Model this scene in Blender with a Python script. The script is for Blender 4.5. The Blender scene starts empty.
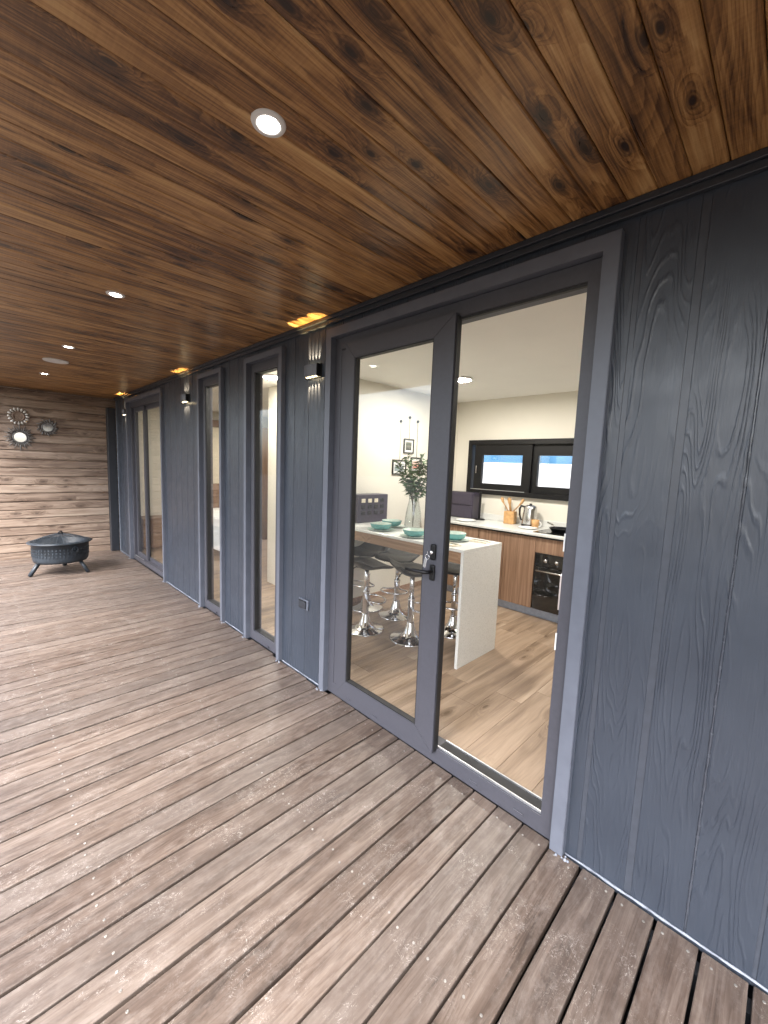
import bpy, bmesh, math, random
from mathutils import Vector, Matrix
random.seed(7)
R = math.radians
PI = math.pi
scene = bpy.context.scene
COL = scene.collection

# ------------------------------------------------------------------ camera
YAW, PITCH, ROLL = R(-44.914), R(-6.311), R(2.219)
fw = Vector((math.sin(YAW)*math.cos(PITCH), math.cos(YAW)*math.cos(PITCH), math.sin(PITCH)))
rt = fw.cross(Vector((0, 0, 1))).normalized()
up = rt.cross(fw)
rr = math.cos(ROLL)*rt + math.sin(ROLL)*up
uu = -math.sin(ROLL)*rt + math.cos(ROLL)*up
cam_d = bpy.data.cameras.new('camera')
cam = bpy.data.objects.new('camera', cam_d)
COL.objects.link(cam)
m = Matrix((rr, uu, -fw)).transposed().to_4x4()
m.translation = Vector((0, -1.6, 1.515))
cam.matrix_world = m
cam_d.sensor_fit = 'VERTICAL'
cam_d.sensor_height = 36
cam_d.lens = 407.2/1024*36
cam_d.clip_start = 0.02
cam_d.clip_end = 500
scene.camera = cam

# ------------------------------------------------------------------ world, sun, exposure
SUN_EL, SUN_AZ = R(54), R(158)          # azimuth from +Y, clockwise: the sun stands over the open side of the terrace
world = bpy.data.worlds.new('World')
scene.world = world
world.use_nodes = True
wn = world.node_tree
bg = wn.nodes['Background']
sky = wn.nodes.new('ShaderNodeTexSky')
sky.sky_type = 'NISHITA'
sky.sun_disc = False
sky.sun_elevation = SUN_EL
sky.sun_rotation = SUN_AZ
sky.air_density = 1.0
sky.dust_density = 4.0
sky.ozone_density = 1.0
hs = wn.nodes.new('ShaderNodeHueSaturation')
hs.inputs['Saturation'].default_value = 0.75
wn.links.new(sky.outputs[0], hs.inputs['Color'])
wn.links.new(hs.outputs[0], bg.inputs[0])
bg.inputs[1].default_value = 0.15
sd = bpy.data.lights.new('sun', 'SUN')
sd.energy = 1.5  # soft overcast sun
sd.angle = R(40)
sd.color = (1.0, 0.97, 0.93)
so = bpy.data.objects.new('sun', sd)
COL.objects.link(so)
sdir = Vector((math.sin(SUN_AZ)*math.cos(SUN_EL), math.cos(SUN_AZ)*math.cos(SUN_EL), math.sin(SUN_EL)))
so.rotation_euler = sdir.to_track_quat('Z', 'Y').to_euler()
so.location = sdir*20
vs = scene.view_settings
vs.view_transform = 'Standard'
vs.look = 'None'
vs.gamma = 1
vs.use_curve_mapping = False
vs.exposure = 2.65
cy = scene.cycles
cy.max_bounces = 10
cy.diffuse_bounces = 6
cy.glossy_bounces = 5
cy.transparent_max_bounces = 24
cy.use_denoising = True
cy.caustics_reflective = False
cy.caustics_refractive = False
cy.sample_clamp_indirect = 6

# ------------------------------------------------------------------ node helpers
class NT:
    def __init__(self, name):
        self.mat = bpy.data.materials.new(name)
        self.mat.use_nodes = True
        self.t = self.mat.node_tree
        self.b = self.t.nodes['Principled BSDF']
        self.out = self.t.nodes['Material Output']
    def n(self, kind, **kw):
        x = self.t.nodes.new('ShaderNode'+kind)
        for k, v in kw.items():
            setattr(x, k, v)
        return x
    def set(self, sock, v):
        if hasattr(v, 'is_output') or isinstance(v, bpy.types.NodeSocket):
            self.t.links.new(v, sock)
        else:
            sock.default_value = v
    def math(self, op, a, b=0.0, c=None, clamp=False):
        x = self.n('Math', operation=op, use_clamp=clamp)
        self.set(x.inputs[0], a); self.set(x.inputs[1], b)
        if c is not None: self.set(x.inputs[2], c)
        return x.outputs[0]
    def vmath(self, op, a, b):
        x = self.n('VectorMath', operation=op)
        self.set(x.inputs[0], a); self.set(x.inputs[1], b)
        return x.outputs[0]
    def obj(self):
        return self.n('TexCoord').outputs['Object']
    def island(self):
        return self.n('NewGeometry').outputs['Random Per Island']
    def noise(self, vec, scale=1.0, detail=4.0, rough=0.55, dist=0.0):
        x = self.n('TexNoise')
        self.set(x.inputs['Vector'], vec)
        x.inputs['Scale'].default_value = scale
        x.inputs['Detail'].default_value = detail
        x.inputs['Roughness'].default_value = rough
        x.inputs['Distortion'].default_value = dist
        return x.outputs[0]
    def ramp(self, fac, stops, interp='LINEAR'):
        x = self.n('ValToRGB')
        self.set(x.inputs[0], fac)
        e = x.color_ramp.elements
        x.color_ramp.interpolation = interp
        while len(e) > 1: e.remove(e[-1])
        for i, (p, c) in enumerate(stops):
            el = e[0] if i == 0 else e.new(p)
            el.position = p
            if not hasattr(c, '__len__'): c = (c, c, c)
            el.color = (*c, 1)
        return x.outputs[0]
    def mix(self, fac, a, b, mode='MIX'):
        x = self.n('Mix', data_type='RGBA', blend_type=mode)
        self.set(x.inputs[0], fac)
        for s, v in ((x.inputs[6], a), (x.inputs[7], b)):
            if isinstance(v, tuple) and len(v) == 3: v = (*v, 1)
            self.set(s, v)
        return x.outputs[2]
    def bump(self, h, dist=0.001, strength=1.0, prev=None):
        x = self.n('Bump')
        self.set(x.inputs['Height'], h)
        x.inputs['Distance'].default_value = dist
        x.inputs['Strength'].default_value = strength
        if prev is not None: self.set(x.inputs['Normal'], prev)
        return x.outputs[0]

def plain(name, col, rough=0.5, metal=0.0, var=0.12, scale=30, bump=0.0, spec=0.5, coat=0.0):
    N = NT(name)
    v = N.noise(N.obj(), scale, 4)
    lo = tuple(c*(1-var) for c in col); hi = tuple(min(1, c*(1+var)) for c in col)
    N.set(N.b.inputs['Base Color'], N.ramp(v, [(0.3, lo), (0.7, hi)]))
    N.set(N.b.inputs['Roughness'], N.ramp(v, [(0.3, max(0, rough-0.05)), (0.7, min(1, rough+0.06))]))
    N.b.inputs['Metallic'].default_value = metal
    N.b.inputs['Specular IOR Level'].default_value = spec
    N.b.inputs['Coat Weight'].default_value = coat
    if bump: N.set(N.b.inputs['Normal'], N.bump(N.noise(N.obj(), scale*6, 3), bump))
    return N.mat

def emit(name, col, strength):
    N = NT(name)
    e = N.n('Emission')
    e.inputs[0].default_value = (*col, 1)
    e.inputs[1].default_value = strength
    N.t.links.new(e.outputs[0], N.out.inputs[0])
    return N.mat

def planked(name, axis, stops, across=11.0, along=0.7, rough=(0.35, 0.55), knots=0.5, tone=0.5, blotch=0.5,
            bump=0.0006, fine_amt=0.25, coat=0.0, hue=None, knot_col=(0.02, 0.01, 0.006), knot_scale=(5.0, 1.3), spec=0.5, saw=0.0, perp=0, blotch_scale=(5.5, 1.0), knot_share=0.42, halo=0.0, lines=0.0, line_n=26):
    """Wood with grain along `axis` (0, 1 or 2); every loose plank of the mesh gets its own grain and tone."""
    N = NT(name)
    isl = N.island()
    off = N.n('CombineXYZ')
    N.set(off.inputs[0], N.math('MULTIPLY', isl, 37.0))
    N.set(off.inputs[1], N.math('MULTIPLY', isl, 91.0))
    N.set(off.inputs[2], N.math('MULTIPLY', isl, 53.0))
    p = N.vmath('ADD', N.obj(), off.outputs[0])
    def sc(a, l): return tuple(l if i == axis else a for i in range(3))
    warp = N.noise(N.vmath('MULTIPLY', p, sc(4.0, 1.2)), 1, 2)
    # knots: cells stretched along the grain
    vor = N.n('TexVoronoi')
    vor.voronoi_dimensions = '2D'
    vor.inputs['Scale'].default_value = 1.0
    vor.inputs['Randomness'].default_value = 1.0
    wob = N.n('TexNoise'); N.set(wob.inputs['Vector'], N.vmath('MULTIPLY', p, sc(9, 4))); wob.inputs['Scale'].default_value = 1.0
    sp = N.n('SeparateXYZ'); N.set(sp.inputs[0], p)
    cp = N.n('CombineXYZ')
    N.set(cp.inputs[0], N.math('MULTIPLY', sp.outputs[perp], knot_scale[0])); N.set(cp.inputs[1], N.math('MULTIPLY', sp.outputs[axis], knot_scale[1]))
    pv = N.vmath('ADD', cp.outputs[0], N.vmath('MULTIPLY', wob.outputs[1], (0.2, 0.2, 0.0)))
    N.set(vor.inputs['Vector'], pv)
    kd = vor.outputs['Distance']
    near = N.ramp(kd, [(0.0, 1.0), (0.12, 0.55), (0.34, 0.0)])
    sel = N.n('SeparateColor'); N.set(sel.inputs[0], vor.outputs['Color'])
    has = N.ramp(sel.outputs[0], [(0.0, 1.0), (knot_share, 1.0), (knot_share+0.03, 0.0)])
    near = N.math('MULTIPLY', near, has)
    g_in = N.vmath('MULTIPLY', p, sc(across, along))
    bend = N.n('CombineXYZ')
    w2 = N.math('MULTIPLY_ADD', near, 1.5, N.math('MULTIPLY', warp, 1.3))
    for i in range(3):
        N.set(bend.inputs[i], w2 if i != axis else 0.0)
    g_in = N.vmath('ADD', g_in, bend.outputs[0])
    grain = N.noise(g_in, 1.0, 7, 0.62, 0.35)
    fine = N.noise(N.vmath('MULTIPLY', p, sc(150, 3.5)), 1, 3, 0.6)
    mixv = N.math('MULTIPLY_ADD', N.math('SUBTRACT', fine, 0.5), fine_amt, grain)
    mixv = N.math('ADD', mixv, N.math('MULTIPLY', N.math('SUBTRACT', isl, 0.5), tone))
    bl = N.noise(N.vmath('MULTIPLY', p, sc(blotch_scale[0], blotch_scale[1])), 1, 3, 0.6, 0.5)
    mixv = N.math('ADD', mixv, N.math('MULTIPLY', N.math('SUBTRACT', bl, 0.5), blotch))
    if saw:
        sw = N.noise(N.vmath('MULTIPLY', p, sc(6, 170)), 1, 2, 0.5)
        mixv = N.math('ADD', mixv, N.math('MULTIPLY', N.math('SUBTRACT', sw, 0.5), saw))
    if lines:
        cb = N.noise(N.vmath('ADD', N.vmath('MULTIPLY', p, sc(6.5, 0.55)), N.vmath('MULTIPLY', bend.outputs[0], (0.22, 0.22, 0.22))), 1, 2, 0.45)
        saw_ = N.math('FRACT', N.math('MULTIPLY_ADD', cb, float(line_n), N.math('MULTIPLY', fine, 0.35)))
        ln = N.ramp(saw_, [(0.0, 0.35), (0.55, 0.2), (0.85, -0.0), (0.93, 0.0), (1.0, 0.35)])
        mixv = N.math('ADD', mixv, N.math('MULTIPLY', N.math('SUBTRACT', ln, 0.2), lines))
    if halo:
        hl = N.math('MULTIPLY', N.ramp(kd, [(0.0, 1.0), (0.3, 0.35), (0.5, 0.0)]), has)
        mixv = N.math('SUBTRACT', mixv, N.math('MULTIPLY', N.math('MULTIPLY', hl, N.math('ADD', bl, 0.2)), halo))
    c = N.ramp(mixv, stops)
    kc = N.ramp(kd, [(0.0, 1.0), (0.045, 0.95), (0.075, 0.2), (0.1, 0.55), (0.13, 0.1), (0.22, 0.0)])
    # only some cells carry a knot
    kf = N.math('MULTIPLY', N.math('MULTIPLY', kc, has), knots)
    c = N.mix(kf, c, knot_col)
    if hue is not None:
        i2 = N.math('FRACT', N.math('MULTIPLY', isl, 17.31))
        c = N.mix(N.math('MULTIPLY', i2, hue[0]), c, hue[1])
    N.set(N.b.inputs['Base Color'], c)
    N.set(N.b.inputs['Roughness'], N.ramp(grain, [(0.3, rough[0]), (0.7, rough[1])]))
    N.b.inputs['Coat Weight'].default_value = coat
    N.b.inputs['Coat Roughness'].default_value = 0.25
    N.b.inputs['Specular IOR Level'].default_value = spec
    if bump:
        N.set(N.b.inputs['Normal'], N.bump(N.math('ADD', N.math('MULTIPLY', fine, 0.6), grain), bump))
    return N, c, p

# ------------------------------------------------------------------ materials
M = {}
def make_deck():
    N, c, p = planked('deck_timber', 1,
        [(0.16, (0.031, 0.021, 0.016)), (0.4, (0.073, 0.052, 0.041)), (0.55, (0.106, 0.079, 0.064)), (0.8, (0.168, 0.134, 0.112))],
        across=30, along=1.6, rough=(0.3, 0.5), knots=0.0, tone=0.2, blotch=0.28, bump=0.0010, fine_amt=0.42,
        hue=(0.45, (0.088, 0.076, 0.069)), spec=0.5, blotch_scale=(14, 5), lines=0.3)
    o = p
    # mottled wear at board scale, then thin curled scratches in a few places
    mot = N.noise(N.vmath('MULTIPLY', o, (38, 17, 20)), 1, 6, 0.72)
    wear = N.ramp(mot, [(0.46, 0.0), (0.68, 1.0)])
    area = N.ramp(N.noise(N.vmath('MULTIPLY', o, (5, 2.2, 3)), 1, 3, 0.6), [(0.36, 0.25), (0.66, 1.0)])
    s1 = N.noise(o, 34, 2, 0.5, 2.4)
    line = N.ramp(s1, [(0.478, 0.0), (0.497, 1.0), (0.503, 1.0), (0.522, 0.0)])
    patch = N.ramp(N.noise(o, 4.2, 3, 0.6), [(0.52, 0.0), (0.66, 1.0)])
    s2 = N.noise(N.vmath('MULTIPLY', o, (46, 20, 10)), 1, 2, 0.5, 3.2)
    line2 = N.ramp(s2, [(0.480, 0.0), (0.5, 1.0), (0.52, 0.0)])
    patch2 = N.ramp(N.noise(o, 6.0, 2, 0.5, 0.5), [(0.54, 0.0), (0.66, 1.0)])
    brk = N.ramp(N.noise(o, 60, 3, 0.6), [(0.4, 0.0), (0.6, 1.0)])
    f = N.math('MULTIPLY', N.math('MULTIPLY', line, patch), 0.6)
    f2 = N.math('MULTIPLY', N.math('MULTIPLY', line2, patch2), 0.8)
    c2 = N.mix(N.math('MULTIPLY', N.math('MULTIPLY', wear, area), 0.40), c, (0.225, 0.198, 0.180))
    c3 = N.mix(N.math('MULTIPLY', N.math('MAXIMUM', f, f2), brk), c2, (0.44, 0.415, 0.39))
    dirt = N.ramp(N.noise(N.vmath('MULTIPLY', o, (22, 6, 9)), 1, 4, 0.6), [(0.3, 1.0), (0.46, 0.0)])
    c3 = N.mix(N.math('MULTIPLY', dirt, 0.45), c3, (0.055, 0.038, 0.030))
    N.set(N.b.inputs['Base Color'], c3)
    rg = N.ramp(N.noise(o, 11, 5, 0.65), [(0.35, 0.36), (0.65, 0.54)])
    N.set(N.b.inputs['Roughness'], rg)
    return N.mat
M['deck'] = make_deck()
M['ceiling'] = planked('stained_pine', 1,
    [(0.14, (0.030, 0.012, 0.005)), (0.32, (0.135, 0.060, 0.020)), (0.46, (0.29, 0.142, 0.048)), (0.60, (0.45, 0.242, 0.088)), (0.82, (0.62, 0.385, 0.165))],
    across=38, along=1.1, rough=(0.27, 0.4), knots=0.97, tone=0.18, blotch=0.55, bump=0.0006, fine_amt=0.5,
    knot_scale=(7.5, 3.2), saw=0.12, spec=0.6, blotch_scale=(12, 2.4), knot_share=0.66, halo=0.26, lines=0.32, line_n=34)[0].mat
M['siding'] = planked('pale_pine', 1,  # board colours lightened to stand in for haze at the far end
    [(0.15, (0.085, 0.055, 0.040)), (0.38, (0.20, 0.142, 0.106)), (0.55, (0.31, 0.235, 0.182)), (0.85, (0.46, 0.37, 0.295))],
    across=24, along=1.4, rough=(0.36, 0.5), knots=0.85, tone=0.15, blotch=0.3, bump=0.0015, fine_amt=0.3, perp=2, knot_scale=(6, 2.6), knot_col=(0.06, 0.038, 0.026),
    knot_share=0.5, halo=0.2, lines=0.4)[0].mat
M['oak'] = planked('oak_floor', 1,
    [(0.2, (0.12, 0.08, 0.052)), (0.45, (0.235, 0.168, 0.114)), (0.6, (0.31, 0.228, 0.16)), (0.85, (0.42, 0.33, 0.245))],
    across=18, along=1.0, rough=(0.36, 0.5), knots=0.75, tone=0.16, blotch=0.35, bump=0.0003, knot_scale=(6, 2.2), knot_col=(0.07, 0.04, 0.02))[0].mat
M['walnut'] = planked('walnut_board', 2,
    [(0.2, (0.14, 0.075, 0.045)), (0.45, (0.25, 0.15, 0.095)), (0.6, (0.33, 0.205, 0.135)), (0.85, (0.44, 0.30, 0.21))],
    across=45, along=1.2, rough=(0.4, 0.5), knots=0.0, tone=0.08, blotch=0.2, bump=0.0002)[0].mat
M['walnut_h'] = planked('walnut_edge', 0,
    [(0.2, (0.16, 0.09, 0.05)), (0.45, (0.27, 0.165, 0.1)), (0.6, (0.34, 0.215, 0.135)), (0.85, (0.44, 0.3, 0.2))],
    across=45, along=1.2, rough=(0.4, 0.5), knots=0.0, tone=0.05, blotch=0.2, bump=0.0002)[0].mat
M['brown_wood'] = planked('brown_joinery', 2,
    [(0.2, (0.06, 0.03, 0.015)), (0.5, (0.13, 0.065, 0.03)), (0.85, (0.2, 0.11, 0.055))], across=30, knots=0.0)[0].mat

def make_facade():
    N = NT('embossed_fibre_board')
    isl = N.island()
    off = N.n('CombineXYZ')
    N.set(off.inputs[0], N.math('MULTIPLY', isl, 41.0)); N.set(off.inputs[2], N.math('MULTIPLY', isl, 23.0))
    o = N.vmath('ADD', N.obj(), off.outputs[0])
    w = N.noise(N.vmath('MULTIPLY', o, (45, 1, 8)), 1, 3, 0.6)
    base = N.noise(N.vmath('MULTIPLY', o, (7.0, 1, 0.75)), 1, 2, 0.5, 0.2)
    rings = N.math('SINE', N.math('MULTIPLY_ADD', base, 150.0, N.math('MULTIPLY', w, 4.0)))
    rings = N.ramp(rings, [(0.0, 0.0), (0.5, 0.25), (1.0, 1.0)])
    mask = N.ramp(N.noise(N.vmath('MULTIPLY', o, (6, 1, 1.6)), 1, 3), [(0.42, 0.06), (0.6, 1.0)])
    fine = N.noise(N.vmath('MULTIPLY', o, (210, 1, 4.0)), 1, 3, 0.6)
    broken = N.noise(N.vmath('MULTIPLY', o, (50, 1, 18.0)), 1, 3, 0.65)
    ripple = N.noise(N.vmath('MULTIPLY', o, (24, 1, 9)), 1, 2, 0.5)
    h = N.math('ADD', N.math('MULTIPLY', N.math('MULTIPLY', rings, mask), N.math('MULTIPLY', broken, 1.6)), N.math('MULTIPLY_ADD', fine, 0.45, N.math('MULTIPLY', ripple, 0.8)))
    N.set(N.b.inputs['Normal'], N.bump(h, 0.0019, 1.0))
    v = N.noise(N.obj(), 3, 4)
    N.set(N.b.inputs['Base Color'], N.ramp(v, [(0.3, (0.028, 0.035, 0.049)), (0.7, (0.037, 0.046, 0.063))]))
    N.set(N.b.inputs['Roughness'], N.ramp(N.noise(N.obj(), 9, 3), [(0.3, 0.30), (0.7, 0.42)]))
    N.b.inputs['Specular IOR Level'].default_value = 0.55
    return N.mat
M['facade'] = make_facade()
M['facade_plain'] = plain('smooth_fibre_board', (0.044, 0.051, 0.066), 0.34)  # paler than the cladding: light caught by the groove strip is in the colour
M['trim_dark'] = plain('dark_trim_paint', (0.022, 0.025, 0.032), 0.42)
M['casing'] = plain('grey_casing_metal', (0.105, 0.116, 0.145), 0.42, 0.0, 0.08, 14)
M['pvc'] = plain('anthracite_window_foil', (0.052, 0.053, 0.066), 0.45, 0.0, 0.08, 60, 0.0002)
M['gasket'] = plain('black_rubber', (0.008, 0.008, 0.009), 0.6)
M['black_metal'] = plain('black_metal', (0.006, 0.006, 0.007), 0.4, spec=0.3)
M['black_plastic'] = plain('black_plastic', (0.012, 0.012, 0.014), 0.3)
M['alu'] = plain('bare_aluminium', (0.62, 0.63, 0.65), 0.35, 0.9)
M['flash'] = plain('pale_sealant', (0.20, 0.22, 0.26), 0.4, 0.0, 0.35, 40)
M['chrome'] = plain('chrome', (0.72, 0.73, 0.75), 0.1, 1.0, 0.03)
M['steel'] = plain('brushed_steel', (0.55, 0.55, 0.55), 0.22, 1.0, 0.08)
M['screw'] = plain('zinc_screw', (0.20, 0.19, 0.175), 0.55, 0.1, 0.4)
M['cream'] = plain('cream_paint', (0.72, 0.695, 0.62), 0.6, 0.0, 0.02, 3)
M['white_paint'] = plain('white_paint', (0.84, 0.835, 0.81), 0.6, 0.0, 0.02, 3)
M['white'] = plain('white_plastic', (0.8, 0.8, 0.79), 0.4, 0.0, 0.03)
M['kick'] = plain('grey_blue_plinth', (0.30, 0.33, 0.39), 0.35)
M['fire'] = plain('blued_fire_pit_steel', (0.024, 0.032, 0.042), 0.42, 0.15, 0.25, 12)
M['leather'] = plain('black_leatherette', (0.013, 0.013, 0.014), 0.38, 0.0, 0.2, 60, 0.0004)
M['teal'] = plain('teal_glaze', (0.13, 0.36, 0.35), 0.22, 0.0, 0.1)
M['teal_in'] = plain('pale_glaze', (0.52, 0.62, 0.56), 0.25, 0.0, 0.08)
M['linen'] = plain('cream_linen', (0.68, 0.62, 0.5), 0.9, 0.0, 0.15, 120, 0.0005)
M['towel'] = plain('pale_towel', (0.75, 0.70, 0.74), 0.95, 0.0, 0.1, 120, 0.0005)
M['plum'] = plain('plum_lacquer', (0.045, 0.038, 0.06), 0.4)
M['beech'] = plain('beech', (0.50, 0.29, 0.12), 0.5, 0.0, 0.2, 25)
M['leaf'] = plain('olive_leaf', (0.055, 0.115, 0.04), 0.45, 0.0, 0.5, 8)
M['stem'] = plain('twig', (0.10, 0.075, 0.04), 0.7)
M['pewter'] = plain('pewter_ornament', (0.16, 0.155, 0.15), 0.45, 0.3, 0.35, 40)
M['silver'] = plain('silver_petal', (0.62, 0.60, 0.56), 0.35, 0.35, 0.2, 40)
M['driftwood'] = plain('carved_wood', (0.22, 0.16, 0.12), 0.7, 0.0, 0.3, 60)
M['mirror'] = plain('mirror', (0.9, 0.9, 0.92), 0.02, 1.0, 0.01)
M['concrete'] = plain('pale_concrete', (0.36, 0.365, 0.37), 0.85, 0.0, 0.18, 4, 0.003)
M['blue'] = plain('blue_sheet', (0.035, 0.12, 0.22), 0.5, 0.0, 0.15, 5)
M['ground_dark'] = plain('dark_ground', (0.045, 0.044, 0.040), 0.9, 0.0, 0.3, 6, 0.01)  # unseen ground, kept dark so the door glass reflects little light
M['bedding'] = plain('white_bedding', (0.76, 0.77, 0.75), 0.9, 0.0, 0.04, 12)
M['shade'] = plain('cream_blind', (0.66, 0.60, 0.46), 0.85, 0.0, 0.05, 30)
M['downlight'] = emit('downlight_diffuser', (1.0, 0.95, 0.86), 14)
M['lamp_in'] = emit('ceiling_lamp_diffuser', (1.0, 0.94, 0.85), 82)
M['led'] = emit('sconce_led', (1.0, 0.78, 0.45), 5)

def make_quartz():
    N = NT('speckled_quartz')
    v = N.noise(N.obj(), 170, 3, 0.7)
    N.set(N.b.inputs['Base Color'], N.ramp(v, [(0.32, (0.46, 0.47, 0.45)), (0.45, (0.66, 0.67, 0.65)), (0.62, (0.70, 0.71, 0.69)), (0.72, (0.80, 0.80, 0.78))]))
    N.b.inputs['Roughness'].default_value = 0.22
    return N.mat
M['quartz'] = make_quartz()

def make_glass(name, tint=(1, 1, 1), base=0.04):
    N = NT(name)
    g = N.n('NewGeometry')
    d = N.n('VectorMath', operation='DOT_PRODUCT')
    N.set(d.inputs[0], g.outputs['Normal']); N.set(d.inputs[1], g.outputs['Incoming'])
    c = N.math('ABSOLUTE', d.outputs['Value'])
    k = N.math('POWER', N.math('SUBTRACT', 1.0, c, clamp=True), 5.0)
    fac = N.math('MULTIPLY_ADD', k, 1-base, base)
    t = N.n('BsdfTransparent'); t.inputs[0].default_value = (*tint, 1)
    s = N.n('BsdfGlossy'); s.inputs['Roughness'].default_value = 0.0
    x = N.n('MixShader')
    N.set(x.inputs[0], fac)
    N.t.links.new(t.outputs[0], x.inputs[1]); N.t.links.new(s.outputs[0], x.inputs[2])
    N.t.links.new(x.outputs[0], N.out.inputs[0])
    return N.mat
M['glass'] = make_glass('window_glass', (0.97, 0.975, 0.97), 0.05)
M['vase'] = make_glass('vase_glass', (0.93, 0.95, 0.95), 0.07)

# ------------------------------------------------------------------ mesh helpers
class MB:
    def __init__(self):
        self.bm = bmesh.new()
        self.mats = []
    def _mi(self, mat):
        if mat is None: return 0
        if mat not in self.mats: self.mats.append(mat)
        return self.mats.index(mat)
    def box(self, x0, x1, y0, y1, z0, z1, bev=0.0, mat=None, rot=None, seg=1):
        c = Vector(((x0+x1)/2, (y0+y1)/2, (z0+z1)/2))
        r = bmesh.ops.create_cube(self.bm, size=1)
        vv = r['verts']
        for v in vv:
            v.co = Vector((v.co.x*(x1-x0), v.co.y*(y1-y0), v.co.z*(z1-z0)))
        if bev:
            es = list({e for v in vv for e in v.link_edges})
            q = bmesh.ops.bevel(self.bm, geom=es, offset=bev, segments=seg, affect='EDGES', profile=0.5)
            vv = list({v for f in q['faces'] for v in f.verts} | {v for v in vv if v.is_valid})
        for v in vv:
            v.co = (rot @ v.co if rot else v.co) + c
        if mat is not None:
            i = self._mi(mat)
            for f in {f for v in vv for f in v.link_faces}: f.material_index = i
        return self
    def lathe(self, prof, c=(0, 0, 0), n=28, axis='Z', mat=None, cap=True, smooth=True):
        """prof: list of (radius, height)."""
        rings = []
        for (r, h) in prof:
            ring = []
            for k in range(n):
                a = 2*PI*k/n
                p = (r*math.cos(a), r*math.sin(a), h)
                if axis == 'Y': p = (p[0], -p[2], p[1])
                if axis == 'X': p = (p[2], p[0], p[1])
                ring.append(self.bm.verts.new((p[0]+c[0], p[1]+c[1], p[2]+c[2])))
            rings.append(ring)
        fs = []
        for a, b in zip(rings, rings[1:]):
            for k in range(n):
                fs.append(self.bm.faces.new((a[k], a[(k+1) % n], b[(k+1) % n], b[k])))
        if cap:
            if prof[0][0] > 1e-6: fs.append(self.bm.faces.new(list(reversed(rings[0]))))
            if prof[-1][0] > 1e-6: fs.append(self.bm.faces.new(rings[-1]))
        i = self._mi(mat)
        for f in fs:
            f.material_index = i; f.smooth = smooth
        return self
    def tube(self, pts, r, n=10, mat=None, closed=False, cap=True):
        pts = [Vector(p) for p in pts]
        rs = r if hasattr(r, '__len__') else [r]*len(pts)
        rings = []
        prev = None
        for i, p in enumerate(pts):
            if closed: t = pts[(i+1) % len(pts)] - pts[i-1]
            else: t = pts[min(i+1, len(pts)-1)] - pts[max(i-1, 0)]
            t.normalize()
            ref = prev if prev is not None else (Vector((0, 0, 1)) if abs(t.z) < 0.9 else Vector((1, 0, 0)))
            a = (ref - t*ref.dot(t)).normalized()
            prev = a
            b = t.cross(a)
            rings.append([self.bm.verts.new(p + (a*math.cos(2*PI*k/n) + b*math.sin(2*PI*k/n))*rs[i]) for k in range(n)])
        pairs = list(zip(rings, rings[1:]))
        if closed: pairs.append((rings[-1], rings[0]))
        i = self._mi(mat)
        for a, b in pairs:
            for k in range(n):
                f = self.bm.faces.new((a[k], a[(k+1) % n], b[(k+1) % n], b[k])); f.smooth = True; f.material_index = i
        if cap and not closed:
            for q in (list(reversed(rings[0])), rings[-1]):
                f = self.bm.faces.new(q); f.material_index = i
        return self
    def prism(self, outline, y0, y1, axis='Y', mat=None):
        """outline of (u, v) extruded along an axis: Y -> (u, y, v), X -> (x, u, v), Z -> (u, v, z)."""
        def P(u, v, w):
            return {'Y': (u, w, v), 'X': (w, u, v), 'Z': (u, v, w)}[axis]
        a = [self.bm.verts.new(P(u, v, y0)) for u, v in outline]
        b = [self.bm.verts.new(P(u, v, y1)) for u, v in outline]
        i = self._mi(mat)
        fs = [self.bm.faces.new(a), self.bm.faces.new(list(reversed(b)))]
        for k in range(len(a)):
            j = (k+1) % len(a)
            fs.append(self.bm.faces.new((a[j], a[k], b[k], b[j])))
        for f in fs: f.material_index = i
        return self
    def shift(self, v):
        for q in self.bm.verts: q.co += Vector(v)
        return self
    def build(self, name, mat=None, parent=None, loc=None):
        bmesh.ops.recalc_face_normals(self.bm, faces=self.bm.faces[:])
        me = bpy.data.meshes.new(name)
        self.bm.to_mesh(me); self.bm.free()
        for q in (self.mats if self.mats else [mat]): me.materials.append(q)
        o = bpy.data.objects.new(name, me)
        COL.objects.link(o)
        if loc: o.location = loc
        if parent: o.parent = parent
        return o

def thing(name, label, cat, loc=(0, 0, 0), rz=0.0, group=None):
    o = bpy.data.objects.new(name, None)
    o.empty_display_size = 0.1
    COL.objects.link(o)
    o.location = loc; o.rotation_euler = (0, 0, rz)
    return tag(o, label, cat, group)
def tag(o, label=None, cat=None, group=None, kind=None):
    if label: o['label'] = label
    if cat: o['category'] = cat
    if group: o['group'] = group
    if kind: o['kind'] = kind
    return o
def struct(o):
    o['kind'] = 'structure'; return o
def copy_tree(o, parent=None):
    c = o.copy(); COL.objects.link(c)
    if parent: c.parent = parent
    for ch in list(o.children): copy_tree(ch, c)
    return c

# ================================================================== ground and terrace deck
CEIL = 2.42
XL = -7.75                       # face of the timber end wall
g = MB()
g.box(-60, 60, -60, 60, -0.65, -0.45)
struct(g.build('ground', M['ground_dark']))

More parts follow.
